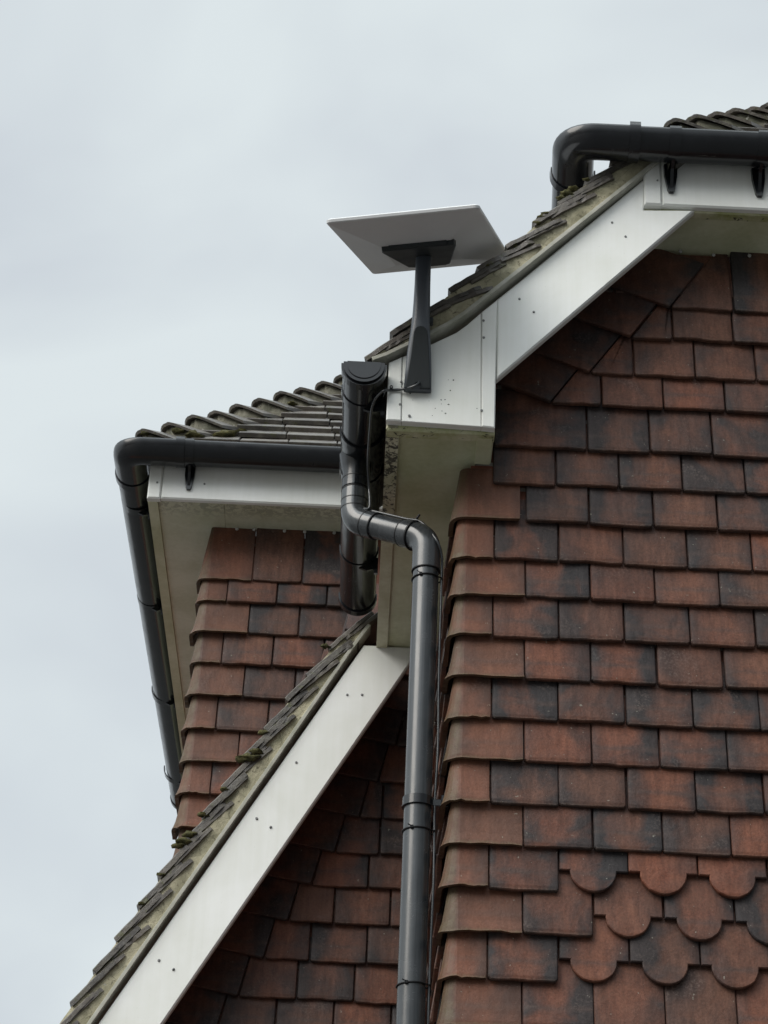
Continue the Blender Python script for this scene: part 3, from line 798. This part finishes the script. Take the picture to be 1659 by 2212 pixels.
def hip_roof(P0, tanp, dt, rows, xr, label, wx, side_back, lift):
    tiles = MB(); bon = MB(); mor = MB(); pt = math.atan(tanp); tilt = R(10)
    for k in range(rows):
        t = k * dt
        y, z = P0.y + t + .004, P0.z + t * tanp + .004
        x = P0.x + t + .03 + (.084 if k % 2 else 0)
        while x < xr:
            slope_tile(tiles, z + random.gauss(0, .0012), pt - tilt + random.gauss(0, .01), x, .165, .2, y); x += .1685
    for k in range(rows):
        t = k * dt; P = P0 + Vector((t, t, t * tanp)) + Vector((random.gauss(0, .002), random.gauss(0, .002), random.gauss(0, .002)))
        bonnet(bon, mor, P, tanp, wx * random.uniform(.93, 1.07), wx, lift * random.uniform(.93, 1.08))
    T = rows * dt
    pl = MB(); a = P0 + Vector((.02, .02, -.02))
    plane_slab(pl, [a, (xr, a.y, a.z), (xr, a.y + T, a.z + T * tanp), a + Vector((T, T, T * tanp))], (0, -tanp, 1))
    plane_slab(pl, [a, a + Vector((T, T, T * tanp)), (a.x + T, side_back, a.z + T * tanp), (a.x, side_back, a.z)], (-tanp, 0, 1))
    o = tiles.build('roof', M['roof'], house, label)
    bon.build('bonnet_hip_tiles', M['roof'], o); mor.build('hip_mortar', M['hipmortar'], o); pl.build('roof_slope', M['roof'], o)
    return o
PL = Vector((-.862, 6.305, 5.552)); TL = math.tan(R(47))
r3 = hip_roof(PL, TL, .0717, 13, .75, 'rear hipped roof with rounded mossy hip tiles', 0.135, 9.5, .046)
PR_ = Vector((.735, 4.675, 5.620)); TR = math.tan(R(48))
r4 = hip_roof(PR_, TR, .068, 14, 2.6, 'top hipped roof seen just above the upper gutter', .13, 7.5, .045)
z3 = lambda x, y: ((300 + .5124 * x) / 1.507, (1150 + .5124 * y) / 1.507)
for q, r, dy in ((z3(860, 520), .024, .12), (z3(830, 522), .018, .1), (z3(955, 508), .020, .16), (z3(980, 512), .014, .18), (z3(640, 520), .020, .05), (z3(670, 528), .015, .05), (z3(1400, 360), .020, .45), (z3(1040, 410), .013, .3), (z3(340, 508), .012, -.01), (z3(550, 495), .015, .06), (z3(1270, 320), .012, .4), (z3(795, 525), .012, .1)):
    p = A(*q, 6.33 + dy); mm = MB(); moss_lump(mm, (p.x, p.y, p.z), r, (1.5, 1, .6)); mm.build('moss_cushion', M['moss'], r3)

# ------------------------------------------------------------------ upper fascia and soffit, rear fascia and soffit
YF = 4.775; ZF = 5.464
fb = MB(); XA = XZ(1392, 440, YF)[0]; XA2 = XZ(1430, 440, YF)[0]
box(fb, XA2 + .001, 2.6, YF, YF + .02, ZF + .004, 5.66, .005)
fo = fb.build('fascia', M['white'], house, 'white fascia under the upper gutter')
fb = MB(); box(fb, XA, XA2, YF - .003, YF + .022, ZF + .002, 5.66, .005); fb.build('joint_cover', M['white'], fo)
scr(fo, (1700 + .482 * 913) / 1.507, (300 + .482 * 597) / 1.507, YF - .003, .0035)
ft = MB(); box(ft, XA + .001, 2.6, YF + .0205, YF + .05, ZF - .001, ZF + .02, .003); ft.build('soffit_trim', M['mossedge'], house); ft = MB(); box(ft, XA - .0005, XA + .044, YF + .0225, YF + .05, ZF - .004, ZF + .03, .004)
ft.build('soffit_trim', M['mossedge'], house)
sf = MB(); box(sf, XA + .02, 2.6, YF + .051, WF + .02, ZF + .004, ZF + .014, .001)
sf.build('soffit', M['soffit'], house, 'olive soffit below the upper fascia')

YR = 6.345; ZR = 5.378; XL = XZ(317, 1078, YR)[0]
rf = MB(); XL2 = XZ(346, 1078, YR)[0]
box(rf, XL2 + .001, 1.0, YR, YR + .02, ZR + .004, 5.53, .005)
rfo = rf.build('fascia', M['white'], house, 'white fascia under the rear gutter')
rf = MB(); box(rf, XL, XL2, YR - .003, YR + .022, ZR + .001, 5.53, .005); rf.build('joint_cover', M['white'], rfo)
z7 = lambda x, y: ((330 + .223 * x) / 1.507, (1350 + .223 * y) / 1.507)
scr(rfo, *z7(813, 990), YR - .003, .0045); scr(rfo, *z7(1505, 1012), YR, .0045)
rs = MB(); box(rs, XL + .036, RX + .05, YR + .021, 9.4, ZR + .008, ZR + .018, .001); rs.build('soffit', M['streaked'], house, 'rear soffit with black streaks in its corner'); rs = MB(); box(rs, RX + .051, 1.0, YR + .021, WL + .02, ZR + .008, ZR + .018, .001)
rs.build('soffit', M['streaked'], house)
rt = MB(); box(rt, XL + .002, XL + .035, YR + .0225, 9.4, ZR - .001, 5.53, .003)
rt.build('fascia', M['soffit'], house, 'side fascia beside the rear side gutter')

# ------------------------------------------------------------------ gutters
RG = .056
def halfround(r, t=.003, lip=.006, n=14):
    """closed profile of an open half-round channel"""
    o = [(r * math.cos(math.pi + math.pi * i / n), r * math.sin(math.pi + math.pi * i / n)) for i in range(n + 1)]
    i_ = [((r - t) * math.cos(math.pi + math.pi * i / n), (r - t) * math.sin(math.pi + math.pi * i / n)) for i in range(n, -1, -1)]
    return [(-r, lip)] + o + [(r, lip), (r - t, lip)] + i_ + [(-r + t, lip)]
def strap(mb, c, along, r, wdt, lip=.012):
    a = Vector(along).normalized() * wdt / 2; c = Vector(c)
    sweep(mb, [c - a, c + a], halfround(r, .0045, lip))
def endcap(mb, c, along, r, t=.006):
    """flat half-round stop end facing along, with a rim"""
    c = Vector(c); al = Vector(along).normalized(); s = Vector((al.y, -al.x, 0)); n = 20
    def rg(rad, d): return [c + al * d + s * (rad * math.cos(math.pi + math.pi * i / n)) + Vector((0, 0, rad * math.sin(math.pi + math.pi * i / n))) for i in range(n + 1)] + [c + al * d + s * rad + Vector((0, 0, .007)), c + al * d - s * rad + Vector((0, 0, .007))]
    k = n + 3
    for rad, d0, d1 in ((r + .004, -.022, .004), (r - .002, .004, .012), (r - .012, .012, .015)):
        a, b = rg(rad, d0), rg(rad, d1)
        mb.add(a + b, [(i, (i + 1) % k, k + (i + 1) % k, k + i) for i in range(k)] + [tuple(range(k, 2 * k)), tuple(reversed(range(k)))])
def bracket(mb, c, along, out, r, wdt=.034, drop=.075, back=.072):
    """fascia bracket: strap round the gutter plus a tapering lug screwed to the fascia; out points away from the wall"""
    strap(mb, c, along, r + .003, wdt, .010)
    c = Vector(c); al = Vector(along).normalized(); o = Vector(out).normalized()
    w0, w1 = wdt * .62, wdt * .34
    P = lambda u, d, z: c + al * u - o * d + Vector((0, 0, z))
    prof = [(-w0, -r * .55), (-w0 * .95, -r - .012), (-w1, -r - drop + .010), (-w1 * .6, -r - drop), (w1 * .6, -r - drop), (w1, -r - drop + .010), (w0 * .95, -r - .012), (w0, -r * .55)]
    a = [P(u, back - .001, z) for u, z in prof]; b = [P(u * .92, back - .012, z) for u, z in prof]; n = len(prof)
    mb.add(a + b, [(i, (i + 1) % n, n + (i + 1) % n, n + i) for i in range(n)] + [tuple(range(n, 2 * n)), tuple(reversed(range(n)))])
    # stiffening rib that carries the channel
    w = .0045
    q = [(back - .012, -r - drop + .014), (back - .012, -r * .5), (.0, -r - .002), (back * .45, -r - .012)]
    a = [P(-w, d, z) for d, z in q]; b = [P(w, d, z) for d, z in q]
    mb.add(a + b, [(0, 1, 2, 3), (7, 6, 5, 4)] + [(i, 4 + i, 4 + (i + 1) % 4, (i + 1) % 4) for i in range(4)])

# 1. side eave gutter, seen end-on from below
gx = XZ(787, 783, 4.735)[0]; gzt = XZ(787, 784, 4.735)[1] - .006
GE = 'black half-round gutters along the eaves'
G1 = empty('rain_gutter', (gx, 5.4, gzt - .06), 'black gutter with a rounded end stop, running along the side eave behind the satellite dish', 'gutter', GE)
mb = MB(); sweep(mb, [(gx, 4.75, gzt), (gx, 6.02, gzt)], halfround(RG)); mb.build('channel', M['black'], G1)
mb = MB(); endcap(mb, (gx, 4.745, gzt), (0, -1, 0), RG); mb.build('end_stop', M['black'], G1)
mb = MB(); endcap(mb, (gx, 6.02, gzt), (0, 1, 0), RG); mb.build('end_stop', M['black'], G1)
for yy in (4.86, 5.72):
    mb = MB(); bracket(mb, (gx, yy, gzt), (0, 1, 0), (-1, 0, 0), RG, .03, .02, .06); mb.build('bracket', M['black'], G1)
OY = 5.15; OX = gx - .012
mb = MB(); strap(mb, (gx, OY - .088, gzt), (0, 1, 0), RG + .006, .026); strap(mb, (gx, OY + .10, gzt), (0, 1, 0), RG + .006, .026)
sweep(mb, [(gx, OY - .076, gzt), (gx, OY + .088, gzt)], halfround(RG + .003))
tube(mb, [(OX, OY, gzt - RG + .03), (OX, OY, gzt - RG - .01), (OX, OY, gzt - RG - .03), (OX, OY, gzt - RG - .075)], lambda i: (.050, .042, .0375, .0375)[i], 24)
mb.build('outlet', M['black'], G1)

# 2. upper gutter with its corner
uy = 4.652 + RG; uz = 5.636
UX = XZ(1197, 303, 4.70)[0] + RG
G2 = empty('rain_gutter', (1.0, uy, uz - .06), 'black gutter along the top fascia turning a rounded corner at its left end', 'gutter', GE)
pth = fillet([(UX + .05, uy + .75, uz), (UX, uy, uz), (2.6, uy, uz)], .06, 10)
# the corner piece is a separate, slightly larger moulding
mb = MB(); sweep(mb, [(UX + .17, uy, uz), (2.6, uy, uz)], halfround(RG)); mb.build('channel', M['black'], G2); mb = MB()
sweep(mb, [(UX + .052, uy + .75, uz), (UX + .012, uy + .17, uz)], halfround(RG)); mb.build('channel', M['black'], G2)
cp = fillet([(UX + .013, uy + .18, uz), (UX, uy, uz), (UX + .18, uy, uz)], .062, 10)
mb = MB(); sweep(mb, cp, halfround(RG + .003)); strap(mb, (UX + .165, uy, uz), (1, 0, 0), RG + .006, .030, .016); strap(mb, (UX + .012, uy + .165, uz), (-.06, 1, 0), RG + .008, .026, .016)
mb.build('corner', M['black'], G2)
for px in (1455, 1645):
    x = XZ(px, 330, uy)[0]; mb = MB(); bracket(mb, (x, uy, uz), (1, 0, 0), (0, -1, 0), RG, .032, .072, .068); mb.build('bracket', M['black'], G2)
for x in (1.65, 2.25):
    mb = MB(); bracket(mb, (x, uy, uz), (1, 0, 0), (0, -1, 0), RG, .032, .072, .068); mb.build('bracket', M['black'], G2)

# 3. rear gutter: front run, corner and the long side run
ry = 6.229 + RG; rzt = 5.540
LX = -.926 + RG
G3 = empty('rain_gutter', (-.4, ry, rzt - .06), 'black gutter round the rear wing, its side run against the sky at far left', 'gutter', GE)
mb = MB(); sweep(mb, [(LX + .17, ry, rzt), (.9, ry, rzt)], halfround(RG)); mb.build('channel', M['black'], G3); mb = MB(); sweep(mb, [(LX + .02, 9.25, rzt - .01), (LX, ry + .17, rzt)], halfround(RG)); mb.build('channel', M['black'], G3)
cp = fillet([(LX, ry + .19, rzt), (LX, ry, rzt), (LX + .19, ry, rzt)], .05, 10)
mb = MB(); sweep(mb, cp, halfround(RG + .003)); strap(mb, (LX + .175, ry, rzt), (1, 0, 0), RG + .006, .03, .014); strap(mb, (LX, ry + .17, rzt), (0, 1, 0), RG + .007, .03, .014)
mb.build('corner', M['black'], G3)
x = XZ(411, 980, ry)[0]; mb = MB(); bracket(mb, (x, ry, rzt), (1, 0, 0), (0, -1, 0), RG, .03, .068, .062); mb.build('bracket', M['black'], G3)
for yy in (6.62, 7.33, 8.15, 8.95):
    mb = MB(); bracket(mb, (LX + .008, yy, rzt - .003), (0, 1, 0), (-1, 0, 0), RG, .04, .02, .05); mb.build('bracket', M['black'], G3)
mb = MB(); endcap(mb, (LX + .02, 9.25, rzt - .01), (0, 1, 0), RG); mb.build('end_stop', M['black'], G3)

# ------------------------------------------------------------------ downpipe
PX, PY = .117, 5.02
z0 = gzt - RG - .05
UPB = Vector((OX, OY, 4.625)); LOB = Vector((PX, PY, 4.505))
DP = empty('downpipe', (PX, PY, 0), 'black downpipe with a swan-neck offset in front of the tile-hung corner', 'downpipe')
RP = .034
mb = MB(); tube(mb, [(OX, OY, z0), (OX, OY, UPB.z + .04)], RP, 28)
mb.build('spigot', M['pipe'], DP)
dirv = (LOB - UPB).normalized()
a1 = UPB + Vector((0, 0, .095)); a2 = UPB + dirv * .085
b1 = LOB - dirv * .085; b2 = LOB - Vector((0, 0, .10))
mb = MB(); tube(mb, fillet([a1, UPB, a2], .052, 10), RP + .0035, 28); mb.build('bend', M['pipe'], DP)
mb = MB(); tube(mb, [UPB + dirv * .05, LOB - dirv * .05], RP, 28); mb.build('offset_pipe', M['pipe'], DP)
mb = MB(); tube(mb, fillet([b1, LOB, b2], .052, 10), RP + .0035, 28); mb.build('bend', M['pipe'], DP)
mb = MB(); tube(mb, [LOB - Vector((0, 0, .06)), (PX, PY, 2.0), (PX, PY, .12), (PX, PY - .05, .05)], RP, 32); mb.build('pipe', M['pipe'], DP)
# dark joint lines where sockets meet
def ringat(c, ax, r, h=.003):
    c = Vector(c); ax = Vector(ax).normalized(); sm = MB(); tube(sm, [c - ax * h / 2, c + ax * h / 2], r, 28); sm.build('joint_seal', M['seal'], DP)
for z in (z0 - .03, z0 + .005, UPB.z + .094, UPB.z + .060, UPB.z + .035): ringat((OX, OY, z), (0, 0, 1), .0382)
for d_ in (.05, .083): ringat(UPB + dirv * d_, dirv, .0382); ringat(LOB - dirv * d_, dirv, .0382)
ringat(b2, (0, 0, 1), .0382); 
zb = XZ(903, 1725, PY - .03)[1]
mb = MB(); tube(mb, [(PX, PY, zb - .010), (PX, PY, zb + .012)], RP + .0045, 28)
box(mb, PX + .02, WX - .018, PY - .008, PY + .012, zb - .008, zb + .011, .002); box(mb, WX - .034, WX - .016, PY - .02, PY + .03, zb - .014, zb + .018, .002)
tube(mb, [(PX, PY, zb - .0125), (PX, PY, zb - .0102)], RP + .0062, 28)
mb.build('pipe_clip', M['black'], DP)

# ------------------------------------------------------------------ satellite dish
import mathutils
DC = Vector((.071, 4.721, 5.253))
RD = Matrix(((.976, .195, -.097), (-.218, .889, -.403), (.008, .415, .910)))
SD = empty('satellite_dish', (.075, 4.765, 4.80), 'flat rectangular white satellite dish on a dark grey post fixed to the boxed eave', 'satellite dish')
DU, DV, DN = RD.col[0].normalized(), RD.col[1].normalized(), RD.col[2].normalized()
hw, hh = .2005, .311
mb = MB()
def D3(x, y, z): return DC + DU * x + DV * y + DN * z
def rrect(a, b, r, z, n=4):
    pts = []
    for sx_, sy_, a0 in ((1, -1, -90), (1, 1, 0), (-1, 1, 90), (-1, -1, 180)):
        for i in range(n + 1):
            t = R(a0 + 90 * i / n); pts.append(D3(sx_ * (a - r) + r * math.cos(t), sy_ * (b - r) + r * math.sin(t), z))
    return pts
rings = [rrect(hw - .004, hh - .004, .012, .013), rrect(hw, hh, .014, .010), rrect(hw, hh, .014, .003), rrect(hw - .003, hh - .003, .012, 0.0), ]
k = len(rings[0]); vs = [p for r_ in rings for p in r_]; fs = [tuple(range(k))]
for j in range(len(rings) - 1):
    for i in range(k): i2 = (i + 1) % k; fs.append((j * k + i, (j + 1) * k + i, (j + 1) * k + i2, j * k + i2))
mb.add(vs, fs)
# hollow-looking pyramid underside: four flat facets falling to the mount
inner = [D3(.095, -.135, -.030), D3(.095, .10, -.030), D3(-.095, .10, -.030), D3(-.095, -.135, -.030)]
o4 = rings[-1]; q = 5
vs = o4 + inner; fs = []
for c in range(4):
    c2 = (c + 1) % 4
    fs.append((c * q + 4, k + c, k + c2, c2 * q)); 
    for i in range(4): fs.append((c * q + i, k + c, c * q + i + 1))
fs.append((k + 3, k + 2, k + 1, k))
fs = [tuple(reversed(f)) for f in fs]
mb.add(vs, fs)
mb.build('panel', M['dish'], SD)
# mounting tray
mb = MB()
tray = [(-.090, -.128), (.104, -.128), (.106, -.105), (.060, .085), (.045, .098), (-.035, .098), (-.058, .085), (-.094, -.105)]
slab(mb, [(-x, y) for x, y in reversed(tray)], D3(0, 0, -.014), -DU, DV, -DN, .029, .003)
slab(mb, [(-x, y) for x, y in reversed([(-.070, -.135), (.085, -.135), (.085, -.128), (-.070, -.128)])], D3(0, 0, -.020), -DU, DV, -DN, .020, .002)
mb.build('mount', M['cover'], SD)
# post: round at the top, flaring to a flat foot against the box
top = D3(.005, -.005, -.045); 
lev = [  # z, x centre, half width, y front, y back
    (XZ(905, 839, YB - .04)[1], 903.5, 29.5, YB - .060, YB - .004), (None, 0, 0, 0, 0)]
mb = MB(); n = 28
def lean(py): return .022 + .044 * (840 - py) / 136     # how far the flat front stands off the eave
prof = [(840, 902, 30, .020, 5.0), (800, 904, 28.5, .030, 4.0), (760, 905.5, 26.5, .038, 3.4), (730, 907, 23.5, .042, 2.8), (704, 908.5, 20.8, .043, 2.3), (680, 910, 19.2, .0405, 2.0), (650, 911.5, 18.2, .038, 2.0), (610, 913, 17.2, .0365, 2.0), (570, 914.5, 16.8, .036, 2.0), (543, 915.5, 16.6, .0355, 2.0)]
Yc0, Yc1 = YB - .033, 4.722
vs = []
for i, (py, pxc, hwp, dep, ex) in enumerate(prof):
    t = i / (len(prof) - 1); yc = YB - lean(py) + dep / 2 if py >= 704 else YB - .044 - .019 * min(1, (704 - py) / 110)
    p = A(pxc, py, yc - dep * .5 if py > 800 else yc - dep * .3); half = hwp / FPX * (Vector((p.x, p.y, p.z)) - CAM).dot(FWD)
    for j in range(n):
        a = 2 * math.pi * j / n; c, s = math.cos(a), math.sin(a)
        vs.append((p.x + half * math.copysign(abs(c) ** (2 / ex), c), yc + dep / 2 * math.copysign(abs(s) ** (2 / ex), s), p.z))
vs += [(v[0], v[1], v[2] + .06) for v in vs[-n:]]
m_ = len(prof) + 1; fs = [tuple(reversed(range(n))), tuple(range((m_ - 1) * n, m_ * n))]
for i in range(m_ - 1):
    for j in range(n): j2 = (j + 1) % n; fs.append((i * n + j, i * n + j2, (i + 1) * n + j2, (i + 1) * n + j))
mb.add(vs, fs, None, (0, 0, 0), True)
po = mb.build('post', M['mast'], SD)
foot_y = Yc0 - .028
# flat service cover with an arched top and a cable notch
cv = MB()
cpx = [(875.5, 836), (893, 838), (896, 829), (899, 826), (903, 824.5), (906.5, 827), (906.5, 838), (929.5, 838.5), (927.5, 780), (924.5, 722)]
arch = [(923.5, 714), (920.5, 708), (915, 704), (908.5, 702.5), (902, 704), (897, 708), (894, 715)]
poly = []
for (a, b) in cpx + arch + [(888, 762), (881, 805)]:
    poly.append(XZ(a, b, YB - lean(b) - .004))
vb, vt = min(q[1] for q in poly), max(q[1] for q in poly)
slab(cv, poly, (0, YB - .0205, 0), (1, 0, 0), (0, 0, 1), (0, -1, 0), .0045, .0015, base=lambda u, v: .044 * (v - vb) / (vt - vb))
cv.build('service_cover', M['cover'], SD)
mb = MB(); p = A(932, 690, YB - .05); tube(mb, [(p.x - .006, p.y + .01, p.z), (p.x + .003, p.y + .01, p.z), (p.x + .005, p.y + .01, p.z)], lambda i: (.012, .012, .009)[i], 16); mb.build('bolt', M['cover'], SD)

# ------------------------------------------------------------------ cable and its fixings
def cab(pts, n=8): return spline(pts, n)
c = [A(905, 822, YB - .022), A(903, 829, YB - .034), A(890, 836, YB - .030), A(868, 841, YB - .012), A(845, 842.5, YB - .010), A(828, 845, YB - .03)]
zB = gzt - RG - .012
c += [A(812, 860, YB + .01), A(803, 885, YB + .05), A(800, 920, YB + .12), A(797, 960, YB + .20), A(795, 1005, YB + .28), A(797, 1050, YB + .33), A(799, 1080, 5.11), A(797, 1098, 5.105)]
side_off = (RP + .0075)
up_ = Vector((0, -.25, .97)).normalized()
for t in (.12, .4, .7, .92):
    c.append(UPB.lerp(LOB, t) + up_ * (side_off - .001))
c += [Vector((PX + .024, PY - .030, 4.485)), Vector((PX + .040, PY - .014, 4.445)), Vector((PX + .0415, PY - .004, 4.38)), Vector((PX + .042, PY - .004, 4.1)), Vector((PX + .045, PY - .006, 3.9)), Vector((PX + .0415, PY - .004, 3.75)), Vector((PX + .044, PY - .008, 3.55)), Vector((PX + .0415, PY - .004, 3.3)), Vector((PX + .0415, PY - .004, 2.6)), Vector((PX + .0415, PY - .004, .1))]
mb = MB(); tube(mb, cab(c), .0036, 10)
cb = mb.build('cable', M['pipe']); cb['label'] = 'thin black cable from the dish post, looping over the gutter and down beside the downpipe'; cb['category'] = 'cable'
mb = MB(); p = A(845, 842.5, YB - .003)
tube(mb, [(p.x - .0045, p.y - .006, p.z), (p.x + .0045, p.y - .006, p.z)], .0068, 12); disc(mb, (p.x, p.y - .0075, p.z + .0055), (0, -1, .1), .0035, .0045)
k_ = mb.build('cable_clip', M['seal']); k_['label'] = 'small black cable clip nailed to the white boxed eave'; k_['category'] = 'cable clip'
mb = MB(); disc(mb, (p.x, p.y - .0122, p.z + .001), (0, -1, 0), .0022, .0022); mb.build('nail', M['nail'], k_)
def tie(z, label, tl=0.0):
    pts = []
    for i in range(29):
        a = 2 * math.pi * i / 28; rr = RP + .0022 + (.008 if abs(((a + math.pi) % (2 * math.pi)) - math.pi) < .35 else 0)
        pts.append((PX + rr * math.cos(a), PY + rr * math.sin(a), z + tl * math.cos(a)))
    mb = MB(); tube(mb, pts, .0021, 6, False)
    hx = -.014; hy = -math.sqrt((RP + .002) ** 2 - hx * hx)
    box(mb, PX + hx - .004, PX + hx + .004, PY + hy - .005, PY + hy + .002, z - .004 - tl * .4, z + .004 - tl * .4, .001)
    tube(mb, [(PX + hx, PY + hy - .003, z), (PX + hx - .010, PY + hy - .010, z + .003)], .0014, 6)
    o = mb.build('cable_tie', M['seal']); o['label'] = label; o['category'] = 'cable tie'; o['group'] = 'cable ties round the downpipe'
    return o
tie(XZ(905, 1238, PY - .034)[1], 'black cable tie round the downpipe, just under the swan-neck bend', .002)
tie(XZ(888, 1785, PY - .034)[1], 'black cable tie round the downpipe, just under the wall clip', .001)
tie(XZ(875, 2120, PY - .034)[1], 'black cable tie round the downpipe, lowest one near the foot of the photo', .002)
# one more round the upper bend of the offset
q = LOB - dirv * .045; x_ = dirv.orthogonal().normalized(); y_ = dirv.cross(x_)
mb = MB(); tube(mb, [q + (x_ * math.cos(6.283 * i / 24) + y_ * math.sin(6.283 * i / 24)) * (RP + .0058) for i in range(25)], .0022, 6, False)
e_ = q + up_ * (RP + .012); tube(mb, [e_ - up_ * .006, e_ + Vector((.012, -.004, .012))], .0032, 8)
o = mb.build('cable_tie', M['seal']); o['label'] = 'black cable tie with a stub, on the sloping swan-neck above the bend'; o['category'] = 'cable tie'; o['group'] = 'cable ties round the downpipe'
